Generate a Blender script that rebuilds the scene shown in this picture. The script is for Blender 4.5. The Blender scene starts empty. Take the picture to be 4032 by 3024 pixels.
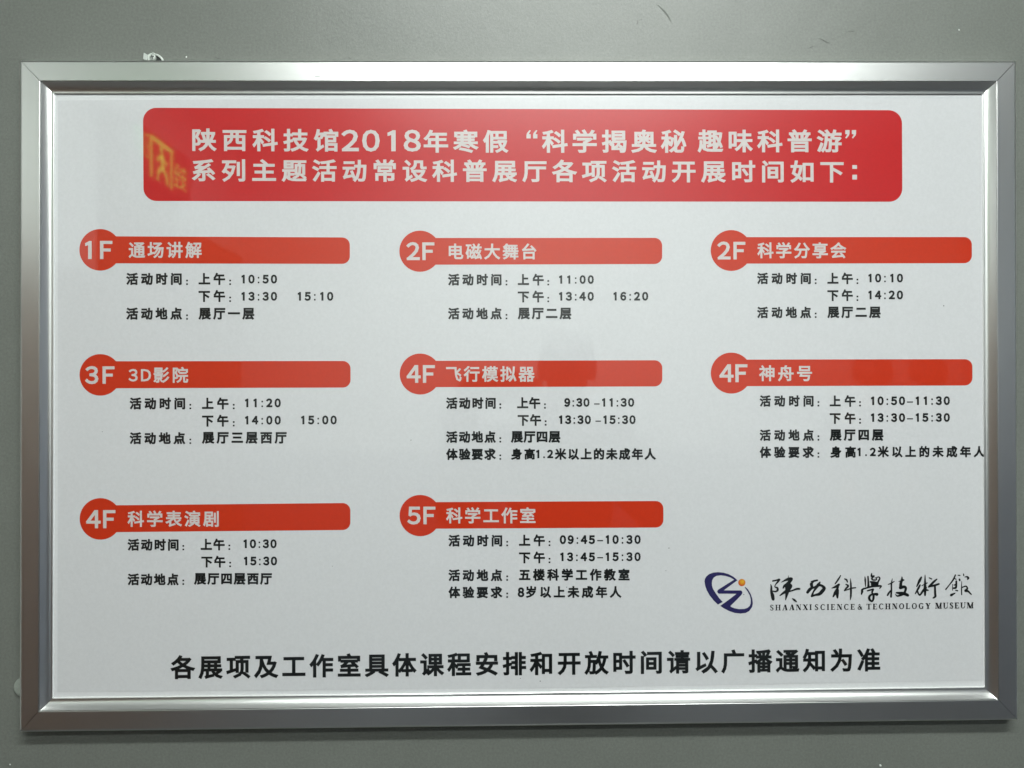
import bpy, math, random
import numpy as np
from mathutils import Vector, Matrix, Euler
from mathutils.geometry import tessellate_polygon
random.seed(7)
sc = bpy.context.scene
COL = sc.collection
R = math.radians

# ------------------------------------------------------------------ camera
F_PX = 3100.0                       # focal length in pixels of the 4032 px wide photograph
CAM = Vector((-0.02753, -0.96484, 0.00691))
YAW, PITCH, ROLL = -0.01514, 0.00393, 0.00413
MC = Matrix.Rotation(YAW, 3, 'Z') @ Matrix.Rotation(PITCH, 3, 'X') @ Matrix.Rotation(ROLL, 3, 'Y')
cd = bpy.data.cameras.new('camera')
cam = bpy.data.objects.new('camera', cd)
COL.objects.link(cam)
cd.sensor_width = 36.0
cd.lens = 36.0 * F_PX / 4032.0
cd.clip_start = 0.01
cd.clip_end = 60
M4 = (MC @ Matrix.Rotation(math.pi/2, 3, 'X')).to_4x4()
M4.translation = CAM
cam.matrix_world = M4
sc.camera = cam

# ------------------------------------------------------------------ colour management, ambient
sc.view_settings.view_transform = 'Standard'
sc.view_settings.look = 'None'
sc.view_settings.exposure = 0.0
sc.view_settings.gamma = 1.0
w = bpy.data.worlds.new('World')
sc.world = w
w.use_nodes = True
w.node_tree.nodes['Background'].inputs[0].default_value = (0.62, 0.70, 0.66, 1)
w.node_tree.nodes['Background'].inputs[1].default_value = 0.02

# ------------------------------------------------------------------ lamps of the corridor ceiling, and added upward fill
def area(name, loc, sx, sy, power, color, rot=(0, 0, 0)):
    l = bpy.data.lights.new(name, 'AREA')
    l.shape = 'RECTANGLE'; l.size = sx; l.size_y = sy
    l.energy = power; l.color = color
    o = bpy.data.objects.new(name, l)
    o.location = loc; o.rotation_euler = rot
    COL.objects.link(o)
    return o
area('ceiling_lamp', (0.25, -1.38, 1.33), 1.3, 0.16, 43, (0.95, 1.0, 0.97))
area('ceiling_lamp', (0.20, -2.44, 1.33), 1.3, 0.16, 32, (0.95, 1.0, 0.98))
area('upward_bounce_fill', (0.35, -1.38, 1.29), 2.2, 0.16, 18, (0.95, 1.0, 0.97), (math.pi, 0, 0))  # added fill, aimed up to brighten the ceiling and upper walls
area('upward_bounce_fill', (0.35, -2.62, 1.29), 2.0, 0.16, 10, (0.95, 1.0, 0.98), (math.pi, 0, 0))  # second added fill, brightens the ceiling further back

# ------------------------------------------------------------------ helpers
def at(px, py, y=0.0):
    """point of the plane at depth y that the photograph shows at pixel px, py"""
    d = MC @ Vector(((px-2016.0)/F_PX, 1.0, -(py-1512.0)/F_PX))
    t = (y - CAM.y)/d.y
    return CAM + d*t

def newmat(name):
    m = bpy.data.materials.new(name); m.use_nodes = True
    return m, m.node_tree, m.node_tree.nodes['Principled BSDF']

def node(nt, typ, **kw):
    n = nt.nodes.new(typ)
    for k, v in kw.items():
        if k in n.inputs: n.inputs[k].default_value = v
        else: setattr(n, k, v)
    return n

def mesh_obj(name, verts, faces, mat, parent=None, smooth=False):
    me = bpy.data.meshes.new(name)
    me.from_pydata([tuple(v) for v in verts], [], faces)
    me.materials.append(mat)
    if smooth:
        for p in me.polygons: p.use_smooth = True
    me.update()
    o = bpy.data.objects.new(name, me)
    COL.objects.link(o)
    if parent is not None: attach(o, parent)
    return o

WORLDM = {}
def attach(o, parent):
    o.parent = parent
    o.matrix_parent_inverse = WORLDM.get(parent.name, Matrix.Identity(4)).inverted()

def empty(name, loc):
    o = bpy.data.objects.new(name, None)
    o.location = loc; o.empty_display_size = 0.05
    COL.objects.link(o)
    WORLDM[o.name] = Matrix.Translation(loc)
    return o

def tag(o, label, cat, group=None):
    o['label'] = label; o['category'] = cat
    if group: o['group'] = group
    return o

# ------------------------------------------------------------------ materials
def print_mat(name, col, base_rough=0.29, coat=1.0):
    """laminated print: ink colour, a hazy sheen and a clear glossy film with slight waves"""
    m, nt, b = newmat(name)
    tc = node(nt, 'ShaderNodeTexCoord')
    n1 = node(nt, 'ShaderNodeTexNoise', Scale=330.0, Detail=3.0, Roughness=0.7)
    nt.links.new(tc.outputs['Object'], n1.inputs['Vector'])
    mp = node(nt, 'ShaderNodeMapRange'); mp.inputs[1].default_value = 0.3; mp.inputs[2].default_value = 0.7
    mp.inputs[3].default_value = 0.965; mp.inputs[4].default_value = 1.035
    nt.links.new(n1.outputs[0], mp.inputs[0])
    mx = node(nt, 'ShaderNodeVectorMath', operation='SCALE')
    mx.inputs[0].default_value = col[:3]
    nt.links.new(mp.outputs[0], mx.inputs['Scale'])
    nt.links.new(mx.outputs[0], b.inputs['Base Color'])
    n2 = node(nt, 'ShaderNodeTexNoise', Scale=5.5, Detail=1.5, Roughness=0.4)
    nt.links.new(tc.outputs['Object'], n2.inputs['Vector'])
    bp = node(nt, 'ShaderNodeBump', Strength=0.35, Distance=0.0010)
    nt.links.new(n2.outputs[0], bp.inputs['Height'])
    nt.links.new(bp.outputs[0], b.inputs['Coat Normal'])
    b.inputs['Roughness'].default_value = base_rough
    b.inputs['IOR'].default_value = 1.5
    b.inputs['Coat Weight'].default_value = coat
    b.inputs['Coat Roughness'].default_value = 0.035
    b.inputs['Coat IOR'].default_value = 1.55
    b.inputs['Specular IOR Level'].default_value = 0.46
    return m
M_paper = print_mat('poster_paper', (0.625, 0.632, 0.645))
M_back = print_mat('white_backing', (0.70, 0.71, 0.72))
M_red = print_mat('red_ink', (0.50, 0.012, 0.014))
M_orange = print_mat('orange_red_ink', (0.53, 0.030, 0.006))
M_white = print_mat('unprinted_white', (0.60, 0.555, 0.54))
M_black = print_mat('black_ink', (0.006, 0.008, 0.008))
M_navy = print_mat('navy_ink', (0.017, 0.014, 0.085))

def wall_material():
    m, nt, b = newmat('grey_green_wall_paint')
    tc = node(nt, 'ShaderNodeTexCoord')
    g = node(nt, 'ShaderNodeTexNoise', Scale=330.0, Detail=4.0, Roughness=0.75)
    s = node(nt, 'ShaderNodeTexNoise', Scale=7.0, Detail=5.0, Roughness=0.6)
    for n in (g, s): nt.links.new(tc.outputs['Object'], n.inputs['Vector'])
    r = node(nt, 'ShaderNodeMapRange'); r.inputs[1].default_value = 0.25; r.inputs[2].default_value = 0.75
    r.inputs[3].default_value = 0.80; r.inputs[4].default_value = 1.20
    nt.links.new(g.outputs[0], r.inputs[0])
    r2 = node(nt, 'ShaderNodeMapRange'); r2.inputs[1].default_value = 0.35; r2.inputs[2].default_value = 0.7
    r2.inputs[3].default_value = 0.96; r2.inputs[4].default_value = 1.04
    nt.links.new(s.outputs[0], r2.inputs[0])
    mu = node(nt, 'ShaderNodeMath', operation='MULTIPLY')
    nt.links.new(r.outputs[0], mu.inputs[0]); nt.links.new(r2.outputs[0], mu.inputs[1])
    mx = node(nt, 'ShaderNodeVectorMath', operation='SCALE')
    mx.inputs[0].default_value = (0.162, 0.174, 0.155)
    nt.links.new(mu.outputs[0], mx.inputs['Scale'])
    nt.links.new(mx.outputs[0], b.inputs['Base Color'])
    bp = node(nt, 'ShaderNodeBump', Strength=0.32, Distance=0.0005)
    nt.links.new(g.outputs[0], bp.inputs['Height'])
    bp2 = node(nt, 'ShaderNodeBump', Strength=0.4, Distance=0.003)
    nt.links.new(s.outputs[0], bp2.inputs['Height'])
    nt.links.new(bp2.outputs[0], bp.inputs['Normal'])
    nt.links.new(bp.outputs[0], b.inputs['Normal'])
    b.inputs['Roughness'].default_value = 0.40
    b.inputs['IOR'].default_value = 1.55
    return m
M_wall = wall_material()

def metal(name, along_x):
    m, nt, b = newmat(name)
    tc = node(nt, 'ShaderNodeTexCoord')
    mp = node(nt, 'ShaderNodeMapping')
    mp.inputs['Scale'].default_value = (3, 900, 900) if along_x else (900, 900, 3)
    n = node(nt, 'ShaderNodeTexNoise', Scale=1.0, Detail=3.0, Roughness=0.6)
    nt.links.new(tc.outputs['Object'], mp.inputs['Vector'])
    nt.links.new(mp.outputs[0], n.inputs['Vector'])
    g = node(nt, 'ShaderNodeTexNoise', Scale=900.0, Detail=2.0)
    nt.links.new(tc.outputs['Object'], g.inputs['Vector'])
    ad = node(nt, 'ShaderNodeMath', operation='ADD')
    nt.links.new(n.outputs[0], ad.inputs[0]); nt.links.new(g.outputs[0], ad.inputs[1])
    r = node(nt, 'ShaderNodeMapRange'); r.inputs[1].default_value = 0.6; r.inputs[2].default_value = 1.4
    r.inputs[3].default_value = 0.275; r.inputs[4].default_value = 0.295
    nt.links.new(ad.outputs[0], r.inputs[0])
    nt.links.new(r.outputs[0], b.inputs['Roughness'])
    bp = node(nt, 'ShaderNodeBump', Strength=0.05, Distance=0.00001)
    nt.links.new(ad.outputs[0], bp.inputs['Height'])
    b.inputs['Base Color'].default_value = (0.88, 0.885, 0.875, 1)
    b.inputs['Metallic'].default_value = 1.0
    return m
M_alx = metal('anodised_aluminium_horizontal', True)
M_alz = metal('anodised_aluminium_vertical', False)

def plain(name, col, rough=0.5, metallic=0.0, grain=0.08, scale=300.0):
    m, nt, b = newmat(name)
    tc = node(nt, 'ShaderNodeTexCoord')
    n = node(nt, 'ShaderNodeTexNoise', Scale=scale, Detail=3.0)
    nt.links.new(tc.outputs['Object'], n.inputs['Vector'])
    r = node(nt, 'ShaderNodeMapRange'); r.inputs[1].default_value = 0.3; r.inputs[2].default_value = 0.7
    r.inputs[3].default_value = 1-grain; r.inputs[4].default_value = 1+grain
    nt.links.new(n.outputs[0], r.inputs[0])
    mx = node(nt, 'ShaderNodeVectorMath', operation='SCALE')
    mx.inputs[0].default_value = col[:3]
    nt.links.new(r.outputs[0], mx.inputs['Scale'])
    nt.links.new(mx.outputs[0], b.inputs['Base Color'])
    b.inputs['Roughness'].default_value = rough
    b.inputs['Metallic'].default_value = metallic
    return m
M_plastic = plain('white_plastic', (0.62, 0.66, 0.62), 0.35)
M_plaster = plain('white_plaster', (0.72, 0.74, 0.71), 0.8)
M_zinc = plain('painted_screw_head', (0.50, 0.54, 0.50), 0.4, 0.2)
M_dark = plain('cavity_shade_and_specks', (0.035, 0.038, 0.035), 0.8)  # shade inside hole and recess put in as colour; also specks, pit and lens
M_scratch = plain('scratched_wall_paint', (0.11, 0.118, 0.105), 0.7)

# ------------------------------------------------------------------ the wall
def box(x0, x1, y0, y1, z0, z1):
    v = [(x0,y0,z0),(x1,y0,z0),(x1,y1,z0),(x0,y1,z0),(x0,y0,z1),(x1,y0,z1),(x1,y1,z1),(x0,y1,z1)]
    f = [(0,3,2,1),(4,5,6,7),(0,1,5,4),(1,2,6,5),(2,3,7,6),(3,0,4,7)]
    return v, f
def joinvf(parts):
    V, Fs = [], []
    for v, f in parts:
        k = len(V); V += list(v); Fs += [tuple(i+k for i in q) for q in f]
    return V, Fs

wall = mesh_obj('wall', *box(-1.50, 2.6, 0.0, 0.12, -1.55, 1.40), M_wall)
wall['kind'] = 'structure'

# ------------------------------------------------------------------ notice board
board = empty('notice_board', at(2040, 2840, 0.0))
tag(board, 'silver aluminium framed Chinese notice board with red title banner on grey wall', 'notice board')

OUT = [at(76, 235, -.0204), at(4004.5, 237, -.0204), at(4011, 2837, -.0204), at(73.5, 2885, -.0204)]
INN = [at(212, 368.5, -.0125), at(3869.5, 370, -.0125), at(3879, 2707, -.0125), at(205.5, 2750, -.0125)]
WID = 41.0
prof = [(0, -.0008), (0, -.0170), (0.25, -.0182), (0.8, -.0189), (1.8, -.0196), (3.4, -.0204), (26.9, -.0204), (27.3, -.0202),
        (27.4, -.0172), (28.1, -.0170), (28.2, -.0198)]
for i in range(1, 11):
    t = i/10
    prof.append((28.2 + 11.2*t, -.0198 + .0073*math.sin(math.pi/2*t)))
prof += [(40.6, -.0125), (41.0, -.0123), (41.0, -.0100)]
def corner(k, s, y):
    p = OUT[k] + (INN[k]-OUT[k])*(s/WID)
    return Vector((p.x, y, p.z))
def rail(k0, k1, mat):
    V, Fs = [], []
    n = len(prof)
    for i, (s, y) in enumerate(prof):
        a, b = corner(k0, s, y), corner(k1, s, y)
        u = (b-a).normalized()*0.00038
        V += [a+u, b-u]
    for i in range(n-1):
        Fs.append((2*i+2, 2*i+3, 2*i+1, 2*i))
    V += V[:]                                    # end caps keep their own vertices, so they do not bend the shading
    Fs.append(tuple(2*n+2*i for i in range(n))); Fs.append(tuple(2*n+2*i+1 for i in range(n))[::-1])
    o = mesh_obj('frame_rail', V, Fs, mat, board)
    # smooth the rounded outer edge and the cove only
    for idx, p in enumerate(o.data.polygons):
        if idx in (1, 2, 3, 4) or 11 <= idx < 21: p.use_smooth = True
    return o
top_rail = rail(0, 1, M_alx); rail(1, 2, M_alz); rail(2, 3, M_alx); rail(3, 0, M_alz)

def sheet(name, pts_px, y, mat, parent, thick=0.0004, ext=0.0):
    P = [at(a, b, y) for a, b in pts_px]
    c = sum(P, Vector())/len(P)
    if ext: P = [p + (p-c).normalized()*ext for p in P]
    n = len(P)
    V = P + [p + Vector((0, thick, 0)) for p in P]
    Fs = [tuple(range(n))[::-1], tuple(range(n, 2*n))] + [(i, (i+1) % n, n+(i+1) % n, n+i) for i in range(n)]
    return mesh_obj(name, V, Fs, mat, parent)
inner_px = [(212, 368.5), (3869.5, 370), (3879, 2707), (205.5, 2750)]
YB, YP, Y1, Y2 = -.01030, -.01060, -.01068, -.01076
sheet('backing_board', inner_px, YB, M_back, board, 0.006, 0.004)
poster = sheet('poster', [(229, 396), (3890, 372), (3900, 2678.5), (2100, 2711), (226, 2725)], YP, M_paper, board, 0.0002)

# -- flat print -----------------------------------------------------
LAYER = 1e-6
def flat(name, polys, y, mat, parent, lift=0):
    """polys: lists of 3D points on the poster plane; every further polygon lies a hair in front"""
    V, Fs = [], []
    for i, P in enumerate(polys):
        ar = sum(P[j-1].x*P[j].z - P[j].x*P[j-1].z for j in range(len(P)))
        if ar < 0: P = P[::-1]                 # face the room
        k = len(V); yy = y - LAYER*i
        V += [Vector((p.x, yy, p.z)) for p in P]
        if len(P) <= 4: Fs.append(tuple(range(k, k+len(P))))
        else:
            for t in tessellate_polygon([[Vector((p.x, p.z, 0)) for p in P]]):
                a, b, c_ = [P[j] for j in t]
                if (b.x-a.x)*(c_.z-a.z)-(b.z-a.z)*(c_.x-a.x) < 0: t = t[::-1]
                Fs.append(tuple(k+j for j in t))
    return mesh_obj(name, V, Fs, mat, parent)

def rounded(px, rad, y, seg=10):
    """quad of four pixel corners with rounded corners (radius in pixels)"""
    c = [Vector(p) for p in px]; out = []
    n = 4
    for i in range(n):
        p0, p, p1 = c[i-1], c[i], c[(i+1) % n]
        r = rad[i] if isinstance(rad, (list, tuple)) else rad
        if r <= 0: out.append(p); continue
        d0 = (p0-p).normalized(); d1 = (p1-p).normalized()
        cen = p + d0*r + d1*r
        for j in range(seg+1):
            a = j/seg*math.pi/2
            out.append(cen - d1*r*math.cos(a) - d0*r*math.sin(a) if False else cen + (-d1)*r*math.cos(a) + (-d0)*r*math.sin(a))
    return [at(q.x, q.y, y) for q in out]

flat('title_banner', [rounded([(563, 424.5), (3551.5, 434), (3553, 794.5), (565, 791.5)], 52, Y1)], Y1, M_red, poster)

bars = [  # zoom origin, circle, top left/right, bottom left/right, right end
    ((280, 860), (211, 228, 151), 130, 138, 326, 330, 2023),
    ((1500, 860), (283, 238, 149.5), 142, 141, 336, 331, 2041),
    ((2700, 860), (330, 233, 148.5), 136, 135, 328, 325, 2077),
    ((280, 1360), (212, 214, 151), 115, 113, 311, 306, 2028),
    ((1500, 1360), (285, 208, 149), 112, 108, 303, 298, 2042),
    ((2700, 1360), (331, 201, 149), 103, 100, 296, 291, 2081),
    ((280, 1920), (213, 227, 151), 128, 112, 323, 308, 2027),
    ((1500, 1920), (285, 203, 150), 105, 97, 298, 290, 2050)]
ZS = 2212/1200
def Z(o, x, y): return (o[0]+x/ZS, o[1]+y/ZS)
for o, (cx, cy, r), tl, tr, bl, br, xr in bars:
    # outline = circle joined to the rounded bar, one closed polygon
    top_y = tl; bot_y = bl
    a0 = math.asin((top_y-cy)/r); a1 = math.asin((bot_y-cy)/r)
    pts = []
    N = 40
    for j in range(N+1):                       # circle from lower junction round the left to the upper junction
        a = a1 + (2*math.pi - (a1-a0))*j/N
        pts.append((cx+r*math.cos(a), cy+r*math.sin(a)))
    rr = 56
    for j in range(9):
        a = -math.pi/2 + j/8*math.pi/2
        pts.append((xr-rr+rr*math.cos(a), tr+rr+rr*math.sin(a)))
    for j in range(9):
        a = j/8*math.pi/2
        pts.append((xr-rr+rr*math.cos(a), br-rr+rr*math.sin(a)))
    flat('heading_bar', [[at(*Z(o, *p), Y1) for p in pts]], Y1, M_orange, poster)

# -- glyphs ---------------------------------------------------------
FULL = {c: chr(ord(c)+0xFEE0) for c in '0123456789FD'}
GC = {}
def glyph(ch):
    """(verts 2D, faces, boundary edges, bbox) of one character, in em"""
    if ch in GC: return GC[ch]
    if ch == '1':                              # plain figure one: stem with a short flag and no foot
        uv = [(.20, 0), (.30, 0), (.30, .73), (.235, .73), (.20, .615), (.075, .57), (.075, .645)]
        GC[ch] = (uv, [(0, 1, 2, 3, 4), (4, 3, 6, 5)], [(0, 1), (1, 2), (2, 3), (3, 6), (6, 5), (5, 4), (4, 0)], (.075, .30, 0, .73))
        return GC[ch]
    cu = bpy.data.curves.new('tmp', 'FONT')
    cu.body = FULL.get(ch, ch); cu.resolution_u = 3
    o = bpy.data.objects.new('tmp', cu)
    COL.objects.link(o)
    dg = bpy.context.evaluated_depsgraph_get(); dg.update()
    me = bpy.data.meshes.new_from_object(o.evaluated_get(dg))
    vs = [(v.co.x, v.co.y) for v in me.vertices]
    key = {}; remap = []; uv = []
    for v in vs:
        k = (round(v[0], 5), round(v[1], 5))
        if k not in key: key[k] = len(uv); uv.append(v)
        remap.append(key[k])
    fs = []
    cnt = {}
    for p in me.polygons:
        q = [remap[i] for i in p.vertices]
        if len(set(q)) < 3: continue
        fs.append(tuple(q))
        for i in range(len(q)):
            e = tuple(sorted((q[i], q[(i+1) % len(q)])))
            cnt[e] = cnt.get(e, 0)+1
    be = [e for e, n in cnt.items() if n == 1]
    bpy.data.objects.remove(o); bpy.data.curves.remove(cu); bpy.data.meshes.remove(me)
    xs = [v[0] for v in uv] or [0, 0]; ys = [v[1] for v in uv] or [0, 0]
    GC[ch] = (uv, fs, be, (min(xs), max(xs), min(ys), max(ys)))
    return GC[ch]
def sq(x, y, s, t=None):
    t = t or s
    return ([(x, y), (x+s, y), (x+s, y+t), (x, y+t)], [(0, 1, 2, 3)], [], (x, x+s, y, y+t))

def items(text):
    """positions along the line: list of (glyph, x offset, advance)"""
    out = []; x = 0.0
    for ch in text:
        if ch in FULL:
            adv = 0.60 if ch not in 'FD' else 0.68
            g = glyph(ch)
            cx = (g[3][0]+g[3][1])/2
            out.append((g, x+adv/2-cx)); x += adv
        elif ch == ':':
            out.append((sq(0, -.04, .16), x+.09)); out.append((sq(0, 0.42, .16), x+.09)); x += .34
        elif ch == '.':
            out.append((sq(0, -.04, .17), x+.07)); x += .30
        elif ch == '-':
            out.append((sq(0, 0.27, .48, .085), x+.06)); x += .60
        else:
            out.append((glyph(ch), x)); x += 1.0
    return out, x

def text_geo(text, box, y, bold, V, Fs, narrow=1.0, skew=0.0):
    """append the lettering of one string fitted to the pixel box (x0,x1,ytop,ybottom[,ytop right])"""
    x0, x1, t, b = box[:4]
    dy = box[4] if len(box) > 4 else 0.0       # drop of the right end, in pixels
    its, _ = items(text)
    if not any(g[2] for g, _ in its): bold = 0.0
    ylo = min(g[3][2] for g, _ in its)-bold; yhi = max(g[3][3] for g, _ in its)+bold
    P0, P1 = at(x0, (t+b)/2, y), at(x1, (t+b)/2+dy, y)
    top, bot = at((x0+x1)/2, t+dy/2, y), at((x0+x1)/2, b+dy/2, y)
    sy = (top.z-bot.z)/(yhi-ylo); sx = sy*narrow
    slots = []                                  # colon dots share a slot
    for i, (g, x) in enumerate(its):
        if i and abs(its[i-1][1]-x) < 1e-9: slots.append(slots[-1])
        else: slots.append(slots[-1]+1 if slots else 0)
    ns = slots[-1]
    W = P1.x-P0.x
    xl = (its[0][0][3][0]+its[0][1])*sx - bold*sx
    xr = (its[-1][0][3][1]+its[-1][1])*sx + bold*sx
    if ns: extra = (W-(xr-xl))/ns
    else: extra = 0; sx *= W/(xr-xl); xl = (its[0][0][3][0]+its[0][1]-bold)*sx
    slope = (P1.z-P0.z)/max(W, 1e-6)
    mid = (ylo+yhi)/2
    cz = (P0.z+P1.z)/2; cxm = (P0.x+P1.x)/2
    def W3(u, v, off, lay):
        X = P0.x + u*sx - xl + off
        return (X, y-LAYER*lay, cz + (v-mid)*sy + (X-cxm)*slope)
    for (g, gx), s in zip(its, slots):
        uv, fs, be, bb = g
        k = len(V); off = extra*s
        V += [W3(a+gx, c, off, 0) for a, c in uv]
        Fs += [tuple(k+i for i in f) for f in fs]
        if not be:
            continue
        for j, (e0, e1) in enumerate(be):
            a = Vector(uv[e0]); c = Vector(uv[e1]); d = c-a
            if d.length < 1e-6: continue
            d.normalize(); nrm = Vector((-d.y, d.x))
            ext = d*bold*0.92
            q = [a-ext-nrm*bold, c+ext-nrm*bold, c+ext+nrm*bold, a-ext+nrm*bold]
            k = len(V); lay = 1+(j*37) % 97
            V += [W3(p.x+gx, p.y, off, lay) for p in q]
            Fs.append((k, k+1, k+2, k+3))

def lettering(name, runs, y, bold, mat, parent=poster, narrow=1.0):
    V, Fs = [], []
    for text, bx in runs: text_geo(text, bx, y, bold, V, Fs, narrow)
    # all faces towards the camera
    return mesh_obj(name, V, Fs, mat, parent)

# title, two lines
lettering('title_lettering', [
    ('陕西科技馆', (757, 1332, 505, 595, 3)), ('2018', (1345, 1657, 511, 597)), ('年寒假', (1668, 2001, 511, 602)),
    ('科学揭奥秘', (2134, 2702, 510, 602)), ('趣味科普游', (2747, 3314, 510, 600))], Y2, .026, M_white, narrow=1.09)
lettering('title_lettering', [('系列主题活动常设科普展厅各项活动开展时间如下', (756, 3322, 626, 715, 5))], Y2, .026, M_white, narrow=1.09)
def quadpx(x0, x1, y0, y1, y): return [at(x0, y0, y), at(x1, y0, y), at(x1, y1, y), at(x0, y1, y)]
def tick(x, y0, up, yy):
    s = 1 if up else -1
    if up:   # opening mark: square foot below, tail rising to the right
        return [[at(x, y0+33, yy), at(x+17, y0+33, yy), at(x+17, y0+17, yy), at(x+9, y0+16, yy), at(x+17, y0+2, yy), at(x+12, y0, yy), at(x+2, y0+12, yy), at(x, y0+20, yy)]]
    return [[at(x+17, y0, yy), at(x, y0, yy), at(x, y0+16, yy), at(x+8, y0+17, yy), at(x, y0+31, yy), at(x+5, y0+33, yy), at(x+15, y0+21, yy), at(x+17, y0+13, yy)]]
flat('quotation_mark', tick(2073, 512, True, Y2)+tick(2099, 512, True, Y2), Y2, M_white, poster)
flat('quotation_mark', tick(3328, 512, False, Y2)+tick(3354, 512, False, Y2), Y2, M_white, poster)
flat('colon_mark', [quadpx(3356, 3374.5, 650, 665, Y2), quadpx(3356, 3374.5, 688, 707, Y2)], Y2, M_white, poster)

# headings and schedules, in the coordinates of each block's close-up
def L(o, x0, x1, y0, y1, dy=0):
    a = Z(o, x0, y0); b = Z(o, x1, y1)
    return (a[0], b[0], a[1], b[1], dy/ZS)
blocks = [
 (0, ('1F', 102, 300, 163, 295), [('通场讲解', 418, 948, 170, 288)], [
   [('活动时间', 400, 803, 395, 483), (835, 483), ('上午', 925, 1118, 395, 483), (1148, 483), ('10:50', 1237, 1495, 408, 475)],
   [('下午', 925, 1118, 520, 607), (1148, 606), ('13:30', 1237, 1495, 533, 600), ('15:10', 1645, 1903, 533, 600)],
   [('活动地点', 400, 805, 647, 735), (835, 735), ('展厅一层', 925, 1330, 649, 735)]]),
 (1, ('2F', 185, 388, 172, 303), [('电磁大舞台', 492, 1128, 182, 298)], [
   [('活动时间', 487, 875, 402, 487), (905, 486), ('上午', 993, 1182, 402, 487), (1208, 486), ('11:00', 1293, 1545, 412, 477)],
   [('下午', 993, 1182, 524, 610), (1208, 608), ('13:40', 1293, 1545, 533, 600), ('16:20', 1688, 1940, 533, 599)],
   [('活动地点', 487, 877, 648, 733), (905, 732), ('展厅二层', 993, 1382, 648, 733)]]),
 (2, ('2F', 230, 433, 168, 298), [('科学分享会', 520, 1165, 173, 290)], [
   [('活动时间', 518, 908, 394, 477), (937, 476), ('上午', 1028, 1213, 393, 478), (1240, 476), ('10:10', 1326, 1577, 401, 467)],
   [('下午', 1028, 1213, 515, 600), (1240, 599), ('14:20', 1326, 1577, 523, 590)],
   [('活动地点', 518, 910, 641, 724), (937, 722), ('展厅二层', 1028, 1415, 640, 724)]]),
 (3, ('3F', 102, 315, 150, 281), [('3D', 417, 580, 171, 262), ('影院', 598, 850, 156, 272)], [
   [('活动时间', 425, 828, 378, 465), (859, 463), ('上午', 950, 1143, 378, 465), (1174, 463), ('11:20', 1263, 1522, 385, 452)],
   [('下午', 950, 1143, 503, 590), (1174, 588), ('14:00', 1263, 1522, 511, 577), ('15:00', 1670, 1928, 509, 576)],
   [('活动地点', 425, 828, 630, 717), (859, 715), ('展厅三层西厅', 950, 1565, 628, 714)]]),
 (4, ('4F', 187, 392, 143, 272), [('飞行模拟器', 473, 1115, 150, 265)], [
   [('活动时间', 473, 833, 377, 461), (860, 459), ('上午', 988, 1157, 375, 460), (1184, 459), ('9:30', 1331, 1514, 382, 448), ('-', 1547, 1587, 421, 429), ('11:30', 1605, 1838, 382, 448)],
   [('下午', 992, 1163, 499, 584), (1189, 582), ('13:30', 1293, 1524, 507, 573), ('-', 1557, 1597, 546, 554), ('15:30', 1615, 1848, 507, 573)],
   [('活动地点', 473, 833, 622, 707), (860, 705), ('展厅四层', 943, 1302, 622, 707)],
   [('体验要求', 473, 833, 747, 832), (860, 830), ('身高', 945, 1118, 747, 830), ('1.2', 1127, 1250, 757, 822), ('米以上的未成年人', 1262, 1995, 746, 831)]]),
 (5, ('4F', 245, 448, 137, 267), [('神舟号', 533, 917, 144, 260)], [
   [('活动时间', 537, 928, 362, 445), (957, 443), ('上午', 1045, 1233, 362, 446), (1259, 443), ('10:50', 1345, 1592, 370, 436), ('-', 1606, 1650, 407, 415), ('11:30', 1670, 1917, 369, 435)],
   [('下午', 1045, 1233, 486, 570), (1259, 568), ('13:30', 1345, 1592, 492, 558), ('-', 1606, 1650, 529, 537), ('15:30', 1670, 1917, 491, 557)],
   [('活动地点', 537, 930, 610, 693), (957, 691), ('展厅四层', 1045, 1435, 609, 693)],
   [('体验要求', 537, 930, 733, 817), (957, 815), ('身高', 1050, 1235, 732, 816), ('1.2', 1247, 1380, 742, 807), ('米以上的未成年人', 1393, 2170, 730, 813)]]),
 (6, ('4F', 110, 322, 163, 295), [('科学表演剧', 410, 1072, 167, 285)], [
   [('活动时间', 410, 780, 372, 458), (808, 455), ('上午', 940, 1115, 370, 456), (1142, 452), ('10:30', 1252, 1492, 375, 442)],
   [('下午', 945, 1120, 495, 580), (1148, 577), ('15:30', 1255, 1495, 500, 567)],
   [('活动地点', 410, 780, 623, 709), (808, 706), ('展厅四层西厅', 892, 1458, 620, 705)]]),
 (7, ('5F', 192, 395, 138, 268), [('科学工作室', 473, 1122, 143, 260)], [
   [('活动时间', 490, 880, 342, 428), (910, 425), ('上午', 1002, 1190, 340, 426), (1217, 424), ('09:45', 1298, 1553, 345, 412), ('-', 1570, 1612, 381, 389), ('10:30', 1632, 1885, 344, 411)],
   [('下午', 1002, 1190, 464, 550), (1217, 548), ('13:45', 1302, 1553, 470, 537), ('-', 1570, 1612, 505, 513), ('15:30', 1632, 1885, 469, 536)],
   [('活动地点', 490, 880, 593, 679), (910, 676), ('五楼科学工作教室', 1002, 1805, 588, 676)],
   [('体验要求', 490, 880, 717, 803), (910, 800), ('8', 993, 1040, 724, 795), ('岁以上未成年人', 1053, 1745, 714, 801)]]),
]
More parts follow.
